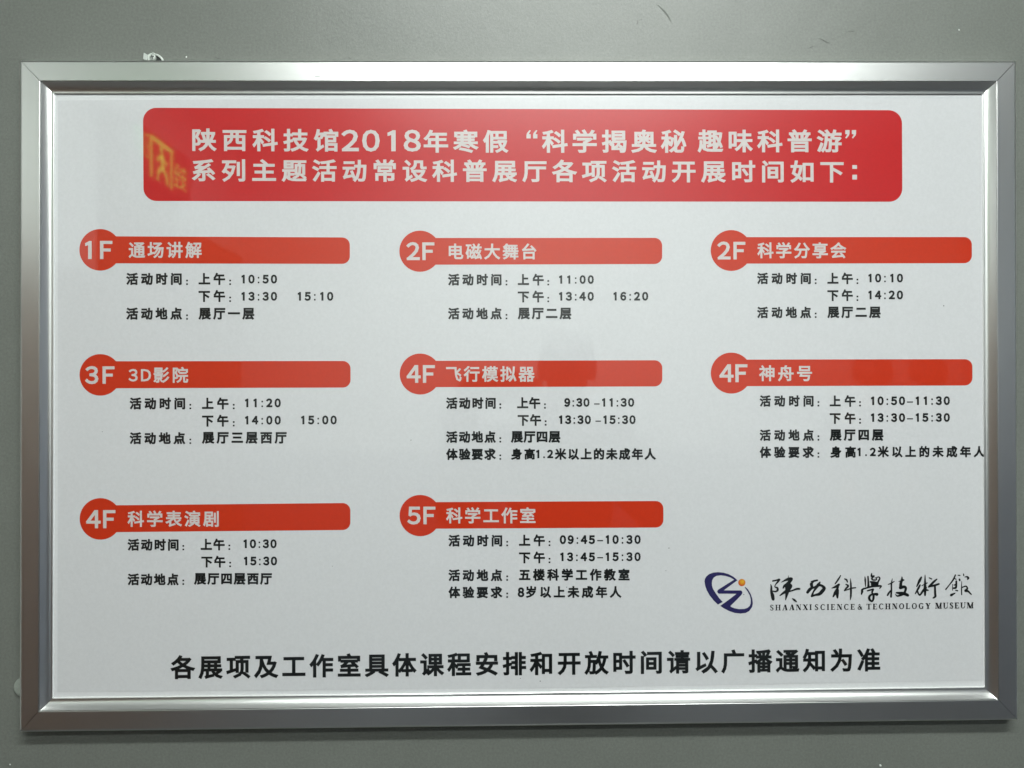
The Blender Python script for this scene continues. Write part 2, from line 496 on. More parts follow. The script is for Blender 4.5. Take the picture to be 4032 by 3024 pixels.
for bi, num, heads, lines in blocks:
    o = bars[bi][0]
    lettering('heading_lettering', [(num[0], L(o, *num[1:]))], Y2, .028, M_white)
    lettering('heading_lettering', [(h[0], L(o, *h[1:])) for h in heads], Y2, .024, M_white)
    for ln in lines:
        groups = []                                # a word with its colon, or one span of time
        for i, it in enumerate(ln):
            prev = ln[i-1] if i else None
            new = isinstance(it[0], str) and not (it[0] == '-' or (prev and prev[0] == '-') or (prev and prev[0] in ('身高', '1.2', '8')))
            if new or not groups: groups.append([])
            groups[-1].append(it)
        for gr in groups:
            V, Fs = [], []
            for it in gr:
                if isinstance(it[0], str):
                    bold = .044 if ord(it[0][0]) > 255 else .055
                    text_geo(it[0], L(o, *it[1:]), Y2, bold, V, Fs, 0.98 if bold == .044 else 0.93)
                else:
                    for dz in (-12, -38):
                        q = [at(*Z(o, it[0]+a, it[1]+dz+b), Y2) for a, b in ((0, 0), (12.5, 0), (12.5, 12), (0, 12))]
                        k = len(V); V += [tuple(p) for p in q]; Fs.append((k+3, k+2, k+1, k))
            mesh_obj('schedule_lettering', V, Fs, M_black, poster)

lettering('footer_lettering', [('各展项及工作室具体课程安排和开放时间请以广播通知为准', (672, 3466, 2580.5, 2675, -30))], Y2, .031, M_black)

# museum emblem
ZL = 2212/300
lg = [(640,1185),(520,1070),(400,920),(320,780),(270,640),(250,510),(262,440),(300,370),(380,300),(500,255),(640,242),(800,255),(950,300),(1080,370),(1150,422),(1205,480),
 (1000,630),(812,770),(1290,772),(1330,785),(1350,825),(1345,865),(1320,905),(1200,1030),(1000,1228),(1030,1255),(1120,1290),(1250,1315),(1400,1310),(1500,1278),(1565,1220),(1590,1150),(1595,1050),(1570,930),(1500,800),(1420,690),(1435,668),
 (1510,740),(1590,870),(1640,1020),(1655,1150),(1630,1260),(1550,1370),(1450,1425),(1300,1445),(1120,1425),(950,1365),(800,1285),(705,1222),(850,1120),(1000,1010),(1180,870),(665,868),(635,845),(620,805),(630,770),(660,745),(800,655),(950,560),(1110,462),
 (1000,395),(850,350),(720,335),(600,350),(520,400),(475,480),(465,560),(470,640),(500,730),(580,860),(680,1000),(780,1108)]
flat('logo_emblem', [[at(2740+a/ZL, 2220+b/ZL, Y1) for a, b in lg]], Y1, M_navy, poster)
def sun_mat():
    m = print_mat('orange_gradient_ink', (0.7, 0.3, 0.02)); nt = m.node_tree; b = nt.nodes['Principled BSDF']
    tc = node(nt, 'ShaderNodeTexCoord'); mp = node(nt, 'ShaderNodeMapping')
    mp.inputs['Location'].default_value = (-0.14, 0, -0.22)
    mp.inputs['Scale'].default_value = (200, 200, 200)
    gr = node(nt, 'ShaderNodeTexGradient', gradient_type='SPHERICAL'); cr = node(nt, 'ShaderNodeValToRGB')
    cr.color_ramp.elements[0].color = (0.52, 0.075, 0.012, 1); cr.color_ramp.elements[1].color = (0.68, 0.36, 0.012, 1)
    cr.color_ramp.elements[0].position = 0.05; cr.color_ramp.elements[1].position = 0.8
    nt.links.new(tc.outputs['Object'], mp.inputs['Vector']); nt.links.new(mp.outputs[0], gr.inputs[0])
    nt.links.new(gr.outputs[1], cr.inputs[0]); nt.links.new(cr.outputs[0], b.inputs['Base Color'])
    return m
c = at(2740+1335/ZL, 2220+545/ZL, Y1); r = (at(2740+1440/ZL, 2220+545/ZL, Y1)-c).length
dot = mesh_obj('logo_dot', [(0, 0, 0)]+[(r*math.cos(i*math.pi/16), 0, r*math.sin(i*math.pi/16)) for i in range(32)],
               [(0, 1+i, 1+(i+1) % 32) for i in range(32)], sun_mat())
attach(dot, poster); dot.location = c

# brush-written museum name: strokes of varying width, traced in close-ups
def brush(strokes, org, scale, y):
    polys = []
    for st in strokes:
        P = [Vector((org[0]+x/scale, org[1]+yy/scale)) for x, yy, w in st]
        Wd = [w/scale/2*1.28 for x, yy, w in st]
        # smooth the path
        Q, Wq = [], []
        for i in range(len(P)-1):
            p0 = P[max(i-1, 0)]; p1 = P[i]; p2 = P[i+1]; p3 = P[min(i+2, len(P)-1)]
            for j in range(4):
                t = j/4
                q = 0.5*((2*p1)+(p2-p0)*t+(2*p0-5*p1+4*p2-p3)*t*t+(3*p1-p0-3*p2+p3)*t**3)
                Q.append(q); Wq.append(Wd[i]*(1-t)+Wd[i+1]*t)
        Q.append(P[-1]); Wq.append(Wd[-1])
        for i in range(len(Q)-1):
            d = Q[i+1]-Q[i]
            if d.length < 1e-4: continue
            d.normalize(); n = Vector((-d.y, d.x))
            polys.append([at(*(Q[i]+n*Wq[i]), y), at(*(Q[i+1]+n*Wq[i+1]), y), at(*(Q[i+1]-n*Wq[i+1]), y), at(*(Q[i]-n*Wq[i]), y)])
        for q, wq in zip(Q, Wq):
            if wq > 0.5:
                k = 8
                polys.append([at(q.x+wq*math.cos(a*2*math.pi/k), q.y+wq*math.sin(a*2*math.pi/k), y) for a in range(k)])
    return polys
A_shan = [[(115,480,15),(135,560,45),(135,700,60),(170,820,90),(190,930,80),(200,955,50)],
 [(180,375,40),(290,355,40),(385,330,50),(330,410,45),(265,490,25),(245,560,25),(320,590,50),(330,660,55),(270,705,40),(180,690,30)],
 [(440,420,8),(540,365,40),(640,325,70),(760,310,75),(700,400,80),(640,470,90)], [(665,205,8),(665,300,25)],
 [(500,600,30),(540,530,60),(640,490,100),(735,520,80),(700,590,90),(640,650,110)], [(400,830,25),(520,740,60),(640,680,100)],
 [(630,560,110),(630,680,100),(610,800,70),(575,970,15)], [(680,700,40),(800,665,35),(920,620,50),(1000,620,50),(1030,625,15)],
 [(785,915,15),(850,965,55),(915,1020,25)]]
A_xi = [[(1375,400,30),(1470,375,50),(1565,355,45)], [(1380,470,80),(1400,570,70)], [(1400,590,60),(1330,640,80),(1260,730,70)], [(1420,430,40),(1440,400,40)],
 [(1650,410,30),(1590,500,80),(1520,600,60),(1440,720,40),(1400,840,60)],
 [(1400,600,50),(1500,560,50),(1600,510,60),(1700,520,60),(1780,600,80),(1720,690,90),(1630,780,80),(1500,810,50),(1390,850,50)]]
B_ke = [[(395,205,25),(320,330,45),(225,465,30)], [(115,600,15),(230,560,60),(340,490,60)], [(320,500,50),(290,620,60),(230,740,80),(160,870,30)],
 [(300,660,70),(290,780,80),(295,900,40)], [(515,310,25),(580,340,45),(605,410,30)], [(560,480,30),(630,530,50),(550,620,40),(505,680,20)],
 [(510,680,25),(620,640,30),(740,600,35),(860,585,30)], [(695,290,8),(710,450,40),(715,650,50),(710,850,45),(690,970,12)]]
B_xue = [[(1150,240,15),(1160,350,45),(1170,550,20)], [(1245,235,35),(1255,400,45),(1260,560,60)],
 [(1360,140,25),(1360,230,55),(1440,220,30),(1370,290,45),(1390,340,35),(1500,340,35),(1510,290,25),(1460,280,20)],
 [(1510,270,25),(1580,250,30),(1610,300,40),(1560,400,45),(1530,500,60)], [(1320,400,40),(1420,430,80),(1530,440,60)], [(1380,430,60),(1400,500,100),(1530,510,70)],
 [(1040,790,30),(1065,700,60),(1065,640,45),(1200,590,40),(1400,540,50),(1560,530,50),(1660,530,30),(1610,600,30)],
 [(1225,680,30),(1330,650,40),(1410,635,40),(1370,720,45),(1390,780,40)],
 [(1520,790,80),(1440,780,50),(1330,810,50),(1280,880,60),(1300,960,60),(1370,1005,40),(1410,930,55),(1420,800,55)]]
C_ji = [[(195,220,8),(175,350,30),(175,480,30),(165,640,35)], [(100,355,15),(170,330,25),(240,285,15)], [(160,490,20),(110,560,35),(85,605,30)],
 [(415,175,10),(415,250,45),(390,330,50),(390,420,60)], [(340,290,10),(455,255,30)], [(380,430,60),(470,410,50),(505,450,45),(480,530,40)],
 [(290,545,30),(400,560,60),(480,570,60),(550,605,50)], [(265,575,10),(310,620,30),(420,590,40)]]
C_shu = [[(860,190,30),(820,270,50),(755,405,20)], [(830,370,30),(790,450,40),(720,570,20)], [(770,510,30),(820,600,30),(900,500,40),(960,430,50)],
 [(945,140,12),(945,300,35),(945,450,55),(945,605,30)], [(870,385,15),(995,320,20)], [(960,480,40),(1015,490,25)], [(1040,205,20),(1095,230,25)],
 [(1215,235,25),(1150,290,40),(1090,350,40),(1030,410,35)], [(1030,405,30),(1150,380,40),(1260,345,35)], [(1170,390,35),(1175,550,40),(1180,630,40),(1130,665,25)]]
C_guan = [[(1640,140,25),(1590,250,30),(1500,370,20),(1420,470,25)], [(1610,210,20),(1655,240,20)], [(1705,145,20),(1745,150,20)], [(1735,240,35),(1740,265,30)],
 [(1575,350,12),(1575,490,14)], [(1580,440,25),(1650,430,40),(1660,350,35),(1660,285,35)], [(1610,370,20),(1650,360,30)], [(1645,490,20),(1690,500,25)],
 [(1545,600,50),(1630,555,20)], [(1785,280,8),(1780,450,20),(1785,590,20)], [(1790,425,20),(1880,395,25),(1915,450,30),(1870,500,45),(1930,510,35),(2005,585,20)],
 [(1825,110,15),(1830,150,25)], [(1855,185,15),(1910,180,30),(1935,210,40),(1915,240,20)]]
for S, org, s in ((A_shan, (3020, 2240), 7.9), (A_xi, (3020, 2240), 7.9), (B_ke, (3260, 2240), 7.9), (B_xue, (3260, 2240), 7.9),
                  (C_ji, (3480, 2240), 5.821), (C_shu, (3480, 2240), 5.821), (C_guan, (3480, 2240), 5.821)):
    flat('brush_lettering', brush(S, org, s, Y2), Y2, M_black, poster)

# roman capitals with serifs (unit: cap height), thick stem T, hairline H
T, H = .26, .10
def rc(x0, y0, x1, y1): return [(x0, y0), (x1, y0), (x1, y1), (x0, y1)]
def dg(xa, xb, w, y0=0, y1=1): return [(xa, y0), (xa+w, y0), (xb+w, y1), (xb, y1)]
def sf(x0, x1, top): return rc(x0, 1-H, x1, 1) if top else rc(x0, 0, x1, H)
def ring(cx, cy, rx, ry, a0, a1, thick, n=14, thin=H):
    out = []
    for i in range(n):
        q = []
        for k, s in ((i, 0), (i+1, 0), (i+1, 1), (i, 1)):
            a = R(a0+(a1-a0)*k/n); th = thin+(thick-thin)*abs(math.cos(a))
            q.append((cx+(rx-s*th)*math.cos(a), cy+(ry-s*H*1.2-s*(th-thin)*.2)*math.sin(a)))
        out.append(q)
    return out
SER = {
 'I': (.34, [rc(.07, 0, .27, 1), sf(0, .34, 0), sf(0, .34, 1)]),
 'H': (.86, [rc(.08, 0, .28, 1), rc(.58, 0, .78, 1), rc(.28, .47, .58, .53), sf(0, .36, 0), sf(0, .36, 1), sf(.5, .86, 0), sf(.5, .86, 1)]),
 'A': (.84, [dg(.07, .39, H), dg(.56, .34, T), rc(.2, .3, .58, .35), sf(0, .24, 0), sf(.48, .84, 0)]),
 'N': (.84, [rc(.1, 0, .155, 1), dg(.58, .08, T), rc(.69, 0, .745, 1), sf(0, .24, 0), sf(0, .24, 1), sf(.6, .84, 1)]),
 'X': (.84, [dg(.56, .06, T), dg(.1, .62, H), sf(0, .26, 0), sf(.48, .84, 0), sf(0, .34, 1), sf(.54, .8, 1)]),
 'E': (.70, [rc(.08, 0, .28, 1), sf(0, .66, 0), sf(0, .64, 1), rc(.28, .48, .48, .53), rc(.45, .38, .5, .64), rc(.6, .0, .66, .27), rc(.58, .74, .64, 1)]),
 'T': (.76, [rc(.28, 0, .48, 1), sf(.18, .58, 0), sf(0, .76, 1), rc(0, .72, .05, 1), rc(.71, .72, .76, 1)]),
 'L': (.68, [rc(.08, 0, .28, 1), sf(0, .36, 1), sf(0, .66, 0), rc(.6, 0, .66, .3)]),
 'Y': (.82, [rc(.33, 0, .53, .46), dg(.33, .06, T, .42, 1), dg(.46, .66, H, .42, 1), sf(.22, .64, 0), sf(0, .34, 1), sf(.56, .82, 1)]),
 'M': (1.04, [rc(.1, 0, .155, 1), dg(.42, .08, T), dg(.5, .8, H), rc(.76, 0, .96, 1), sf(0, .24, 0), sf(0, .22, 1), sf(.68, 1.04, 0), sf(.8, 1.04, 1)]),
 'U': (.82, [rc(.09, .28, .29, 1), rc(.66, .28, .715, 1), sf(0, .37, 1), sf(.56, .82, 1)] + ring(.4, .32, .315, .34, 180, 360, .15)),
 'O': (.86, ring(.43, .5, .41, .52, 0, 360, .20, 24)),
 'C': (.78, ring(.42, .5, .40, .52, 48, 312, .20, 20) + [rc(.66, .68, .71, .98), rc(.66, .04, .70, .26)]),
 'G': (.84, ring(.42, .5, .40, .52, 48, 305, .20, 20) + [rc(.66, .68, .71, .98), rc(.56, .02, .74, .42), rc(.48, .40, .82, .45)]),
 'S': (.62, ring(.30, .74, .26, .28, 30, 240, .13, 12) + ring(.31, .27, .27, .29, -150, 60, .13, 12) + [[(.10, .66), (.20, .78), (.55, .36), (.44, .22)], rc(.5, .70, .55, 1), rc(.04, .0, .09, .3)]),
 '&': (.86, ring(.36, .76, .18, .25, 0, 360, .09, 14) + ring(.3, .25, .28, .27, 90, 330, .15, 14) + [dg(.62, .2, T, 0, .68), dg(.5, .70, H, .12, .5), sf(.56, .86, 0), rc(.58, .47, .84, .52)]),
}
def serif_word(word, px0, px1, pyt, pyb, dy, y, polys):
    x = 0; gaps = len(word)-1
    k_ = 1.10 if gaps else 1.0
    wid = sum(SER[c][0] for c in word)*k_
    h = pyb-pyt
    track = ((px1-px0)/h*1.0 - wid)/gaps if gaps else 0
    for ch in word:
        wch, ps = SER[ch]
        for p in ps:
            out = []
            for a, b in p:
                X = px0+(x+a*k_)*h
                out.append(at(X, pyb-b*h+dy*(X-px0)/(px1-px0), y))
            polys.append(out)
        x += wch*k_+track
polys = []
s7 = 7.9
serif_word('SHAANXI', 3020+90/s7, 3020+1390/s7, 2240+1118/s7, 2240+1295/s7, -2.0, Y2, polys)
serif_word('SCIENCE', 3020+1482/s7, 3260+838/s7, 2240+1103/s7, 2240+1280/s7, -1.6, Y2, polys)
serif_word('&', 3260+918/s7, 3260+1098/s7, 2240+1092/s7, 2240+1265/s7, 0, Y2, polys)
serif_word('TECHNOLOGY', 3260+1198/s7, 3480+1068/5.821, 2240+1085/s7, 2240+1262/s7, -3.3, Y2, polys)
serif_word('MUSEUM', 3480+1175/5.821, 3480+2052/5.821, 2240+775/5.821, 2240+910/5.821, -2.0, Y2, polys)
flat('english_lettering', polys, Y2, M_black, poster)

# specks of dust on the print
for px, py, rr in ((3716, 1204, 3.2), (2634, 2158, 2.6), (2929, 2341, 2.6), (1618, 1733, 2.2), (2231, 2312, 2.2), (2622, 2247, 1.6), (1308, 2229, 1.8), (403, 1700, 1.8), (2049, 2671, 2.2), (2127, 2682, 2.4)):
    V = [at(px+rr*math.cos(a)*random.uniform(.6, 1.1), py+rr*math.sin(a)*random.uniform(.6, 1.1), Y2) for a in [i*math.pi/3 for i in range(6)]]
    V.append(at(px, py, Y2-.0004))
    mesh_obj('dust_speck', V, [(i, (i+1) % 6, 6) for i in range(6)], M_dark, poster)

# ------------------------------------------------------------------ small things on the wall
def disc(cx, cz, rad, prof, y0, n=32, start=0.0):
    """turned solid: prof = list of (radius factor, height out of the wall)"""
    V, Fs = [], []
    for rf, h in prof:
        V += [(cx+rad*rf*math.cos(2*math.pi*i/n), y0-h, cz+rad*rf*math.sin(2*math.pi*i/n)) for i in range(n)]
    for k in range(len(prof)-1):
        for i in range(n):
            Fs.append((k*n+i, k*n+(i+1) % n, (k+1)*n+(i+1) % n, (k+1)*n+i))
    Fs.append(tuple(range((len(prof)-1)*n, len(prof)*n)))
    return V, Fs
def tube(points, rad, n=8):
    V, Fs = [], []
    for i, p in enumerate(points):
        a = points[max(i-1, 0)]; b = points[min(i+1, len(points)-1)]
        t = (b-a).normalized(); u = t.cross(Vector((0, 1, 0))).normalized(); v = t.cross(u)
        rr = rad[i] if isinstance(rad, list) else rad
        for k in range(n):
            a_ = 2*math.pi*k/n
            V.append(p+u*rr*math.cos(a_)+v*rr*0.8*math.sin(a_))
    for i in range(len(points)-1):
        for k in range(n):
            Fs.append((i*n+k, i*n+(k+1) % n, (i+1)*n+(k+1) % n, (i+1)*n+k))
    Fs.append(tuple(range(n))[::-1]); Fs.append(tuple(range((len(points)-1)*n, len(points)*n)))
    return V, Fs

def zs(x, y, d): return at(540+x/11.06, 180+y/11.06, d)
sp = zs(650, 482, -.004)
screw = empty('wall_screw', Vector((sp.x, 0, sp.z)))
tag(screw, 'small cross-head screw in the wall just above the top frame rail', 'screw')
rs = .0039
mesh_obj('screw_head', *disc(sp.x, sp.z, rs, [(1.0, .0), (1.0, .0022), (.93, .0030), (.75, .0036), (.4, .0040), (.1, .0041)], 0), M_zinc, screw, True)
V, Fs = [], []
for ang in (12, 102):
    a = R(ang); d = Vector((math.cos(a), 0, math.sin(a))); n = Vector((-math.sin(a), 0, math.cos(a)))
    c0 = Vector((sp.x, -.0043 - (0 if ang == 12 else .00004), sp.z)); k = len(V)
    V += [c0-d*rs*.62-n*rs*.13, c0+d*rs*.62-n*rs*.13, c0+d*rs*.62+n*rs*.13, c0-d*rs*.62+n*rs*.13]
    Fs.append((k, k+1, k+2, k+3))
mesh_obj('cross_recess_shade', V, Fs, M_dark, screw)  # flat dark cross on the head, colour stands in for recess shade

hook = empty('hanging_hook', zs(760, 600, 0))
tag(hook, 'broken white plastic picture hook around the screw above the frame', 'hook')
def slab(pts, d0, d1, name, mat, parent, top=None):
    n = len(pts)
    V = [zs(x, y, 0) for x, y in pts]
    V = [Vector((v.x, -d0, v.z)) for v in V] + [Vector((v.x, -(d1 if top is None else top[i]), v.z)) for i, v in enumerate(V)]
    Fs = [tuple(range(n, 2*n))] + [(i, (i+1) % n, n+(i+1) % n, n+i) for i in range(n)]
    return mesh_obj(name, V, Fs, mat, parent)
slab([(335, 575), (380, 385), (480, 420), (510, 480), (440, 590), (450, 640), (340, 640)], 0, .003, 'wing', M_plastic, hook, [.0045, .0055, .003, .001, .0012, .0012, .0045])
slab([(470, 420), (600, 345), (700, 330), (790, 400), (800, 640), (480, 640)], 0, .0012, 'plate', M_plastic, hook)
arc = [(665, 290), (720, 335), (790, 385), (880, 405), (960, 450), (1040, 520), (1100, 600), (1130, 660)]
mesh_obj('strap', *tube([zs(x, y, -.002) for x, y in arc], [.0004, .0009, .0011, .0012, .0013, .0013, .0014, .0014]), M_plastic, hook, True)
hole = mesh_obj('plaster_hole_shade', [zs(x, y, -.0004) for x, y in [(800, 430), (880, 440), (950, 490), (1040, 570), (1060, 640), (800, 640)]], [(0, 1, 2, 3, 4, 5)], M_dark, hook)  # flat dark patch on the wall, shade inside the hole as colour

cp = at(97, 2703, 0)
M_cap = plain('grey_green_plastic_cap', (0.27, 0.30, 0.265), 0.5)  # even grey-green tone, darker than the hook's white plastic
cap = mesh_obj('wall_plug_cap', *disc(cp.x, cp.z, .0118, [(1.0, 0), (1.0, .0022), (.93, .0034), (.8, .0038), (.4, .0040)], 0, 40), M_cap, None, True)
tag(cap, 'round white plastic cap half hidden behind the lower left frame edge', 'cap')

def chip(px, py, s, mat, name='paint_chip', h=.0012):
    V = []
    for i in range(7):
        a = 2*math.pi*i/7
        q = at(px+s*math.cos(a)*random.uniform(.6, 1.2), py+s*math.sin(a)*random.uniform(.6, 1.2), 0)
        V.append(Vector((q.x, -.0002, q.z)))
    q = at(px, py, 0); V.append(Vector((q.x, -h, q.z)))
    o = mesh_obj(name, V, [(i, (i+1) % 7, 7) for i in range(7)], mat, None)
    attach(o, wall); return o
chip(3776, 118, 5, M_plaster); chip(3467, 3014, 6, M_plaster); chip(734, 225, 4, M_plaster); chip(40, 3010, 3, M_plaster)
chip(733, 222, 2.5, M_dark, 'paint_pit', .0004)
def scratch(pts, wpx, mat=M_scratch):
    P = [Vector(p) for p in pts]; V = []; Fs = []
    for i, p in enumerate(P):
        d = (P[min(i+1, len(P)-1)]-P[max(i-1, 0)]).normalized(); n = Vector((-d.y, d.x))*wpx/2*(0.25 if i in (0, len(P)-1) else 1)
        for s in (1, -1):
            q = at(*(p+n*s), 0); V.append(Vector((q.x, -.0003, q.z)))
    for i in range(len(P)-1): Fs.append((2*i, 2*i+1, 2*i+3, 2*i+2))
    o = mesh_obj('wall_scratch', V, Fs, mat); attach(o, wall)
scratch([(3338, 123), (3352, 122.5), (3366, 124.5)], 2.2)
scratch([(3180, 192), (3194, 186), (3205, 182)], 2.0); scratch([(3222, 150), (3240, 158), (3258, 168), (3270, 170)], 2.0)
scratch([(2508, 78), (2512, 88), (2506, 96)], 3); scratch([(2515, 80), (2528, 76)], 3); M_smudge = plain('faint_wall_smudge', (0.135, 0.146, 0.129), 0.6)
scratch([(2590, 20), (2612, 40), (2630, 62), (2642, 86)], 6, M_smudge)
scratch([(3975, 790), (3985, 786), (3992, 788)], 2.5); scratch([(3702, 205), (3722, 216)], 2)
scratch([(845, 226), (860, 231), (870, 230)], 2.5); scratch([(1368, 222), (1378, 230), (1384, 231)], 2.2)

# ------------------------------------------------------------------ what the gloss reflects: the corridor behind the camera
def room(name, b, mat):
    o = mesh_obj(name, *box(*b), mat); o['kind'] = 'structure'; return o
M_lightwall = plain('pale_wall_paint', (0.78, 0.80, 0.78), 0.6, 0, .02, 60)
M_ceil = plain('white_ceiling', (0.72, 0.73, 0.72), 0.8, 0, .02, 60)
M_floor = plain('grey_floor_tile', (0.075, 0.076, 0.078), 0.4, 0, .06, 40)
M_wood = plain('dark_brown_wood', (0.098, 0.056, 0.034), 0.4, 0, .15, 25)
M_blue = plain('blue_grey_panel', (0.20, 0.22, 0.27), 0.4, 0, .03, 40)
room('opposite_wall', (-1.50, 2.6, -3.62, -3.50, -0.35, 1.40), M_lightwall)
room('opposite_wall_base', (-1.50, 2.6, -3.62, -3.50, -1.55, -0.35), M_blue)
room('left_wall', (-1.62, -1.50, -3.50, 0.0, -1.55, 1.40), M_lightwall)
room('right_wall', (2.6, 2.72, -3.62, 0.12, -1.55, 1.40), M_blue)
room('ceiling', (-1.62, 2.72, -3.62, 0.12, 1.40, 1.50), M_ceil)
room('floor', (-1.62, 2.72, -3.62, 0.12, -1.65, -1.55), M_floor)

mesh = mesh_obj('wood_panelling', *joinvf([box(-1.50, -1.475, -2.60, -1.95, -1.55, 1.05), box(-1.50, -1.475, -1.94, -0.3, -1.55, 0.42), box(-1.50, -1.475, -3.50, -2.62, -1.55, 0.75)]), M_wood)
mesh['kind'] = 'structure'

# illuminated exit sign on the left wall
M_signdark = plain('dark_sign_panel', (0.02, 0.05, 0.03), 0.4)
mg, ntg, bg = newmat('green_sign_light')
bg.inputs['Base Color'].default_value = (0.1, 0.3, 0.1, 1)
bg.inputs['Emission Color'].default_value = (0.20, 1.0, 0.12, 1)
bg.inputs['Emission Strength'].default_value = 5.5
SX = -1.455
def sgn(u, v): return Vector((SX, -2.415+u*1.1, 0.965+v*1.04))      # u along +y, v up
sign = empty('exit_sign', sgn(0, 0)); tag(sign, 'green glowing exit sign with running figure on the dark wood side wall', 'exit sign')
mesh_obj('panel', *box(-1.475, SX-.002, -2.72, -2.12, .855, 1.065), M_signdark, sign)
V, Fs = [], []
def sq_(pts):
    k = len(V); V.extend([sgn(*p) for p in pts]); Fs.append(tuple(range(k, k+len(pts))))
for a in ([(-.10, -.08), (-.085, -.08), (-.085, .08), (-.10, .08)], [(.085, -.08), (.10, -.08), (.10, .08), (.085, .08)], [(-.085, .065), (.085, .065), (.085, .08), (-.085, .08)]): sq_(a)
mesh_obj('door_outline', V, Fs, mg, sign)
V, Fs = [], []
def limb(p, q, w):
    p = Vector(p); q = Vector(q); d = (q-p).normalized(); n = Vector((-d.y, d.x))*w/2
    sq_([tuple(p-n), tuple(q-n), tuple(q+n), tuple(p+n)])
limb((0, .035), (-.012, -.02), .030); limb((0, .03), (-.05, .005), .012); limb((.004, .03), (.045, .0), .012)
limb((-.012, -.015), (-.055, -.045), .017); limb((-.055, -.045), (-.05, -.075), .014); limb((-.008, -.018), (.03, -.04), .018); limb((.03, -.04), (.035, -.078), .014)
sq_([(.004+.014*math.cos(i*math.pi/4), .052+.014*math.sin(i*math.pi/4)) for i in range(8)])
mesh_obj('running_figure', V, Fs, mg, sign)
def sign_text(txt, u0, u1, v0, v1):
    V, Fs = [], []
    its, tot = items(txt)
    for g, x in its:
        k = len(V)
        V += [sgn(u0+(a+x)/tot*(u1-u0), v0+(c+.1)/1.0*(v1-v0)) for a, c in g[0]]
        Fs += [tuple(k+i for i in f) for f in g[1]]
    mesh_obj('sign_lettering', V, Fs, mg, sign)
sign_text('安全', -.235, -.115, -.06, .05)
sign_text('EXIT', .115, .235, -.03, .10)

# ------------------------------------------------------------------ the person taking the picture, and the phone
def skin_mesh(name, joints, edges, mat, parent, sub=2, root=0):
    me = bpy.data.meshes.new(name)
    me.from_pydata([j[:3] for j in joints], edges, [])
    o = bpy.data.objects.new(name, me); COL.objects.link(o)
    md = o.modifiers.new('skin', 'SKIN')
    for i, j in enumerate(joints):
        sv = me.skin_vertices[0].data[i]
        sv.radius = (j[3], j[4] if len(j) > 4 else j[3]); sv.use_root = (i == root)
    md.use_smooth_shade = True
    ss = o.modifiers.new('subdiv', 'SUBSURF'); ss.levels = sub; ss.render_levels = sub
    dgr = bpy.context.evaluated_depsgraph_get(); dgr.update()
    m2 = bpy.data.meshes.new_from_object(o.evaluated_get(dgr))
    bpy.data.objects.remove(o); bpy.data.meshes.remove(me)
    m2.name = name; m2.materials.clear(); m2.materials.append(mat)
    for p in m2.polygons: p.use_smooth = True
    o2 = bpy.data.objects.new(name, m2); COL.objects.link(o2)
    attach(o2, parent); return o2
M_skin = plain('skin', (0.42, 0.25, 0.17), 0.5)
M_coat = plain('black_jacket_cloth', (0.022, 0.023, 0.026), 0.85)
M_jean = plain('dark_trousers_cloth', (0.03, 0.034, 0.045), 0.85)
M_hair = plain('black_hair', (0.012, 0.010, 0.009), 0.5)
FZ = -1.55
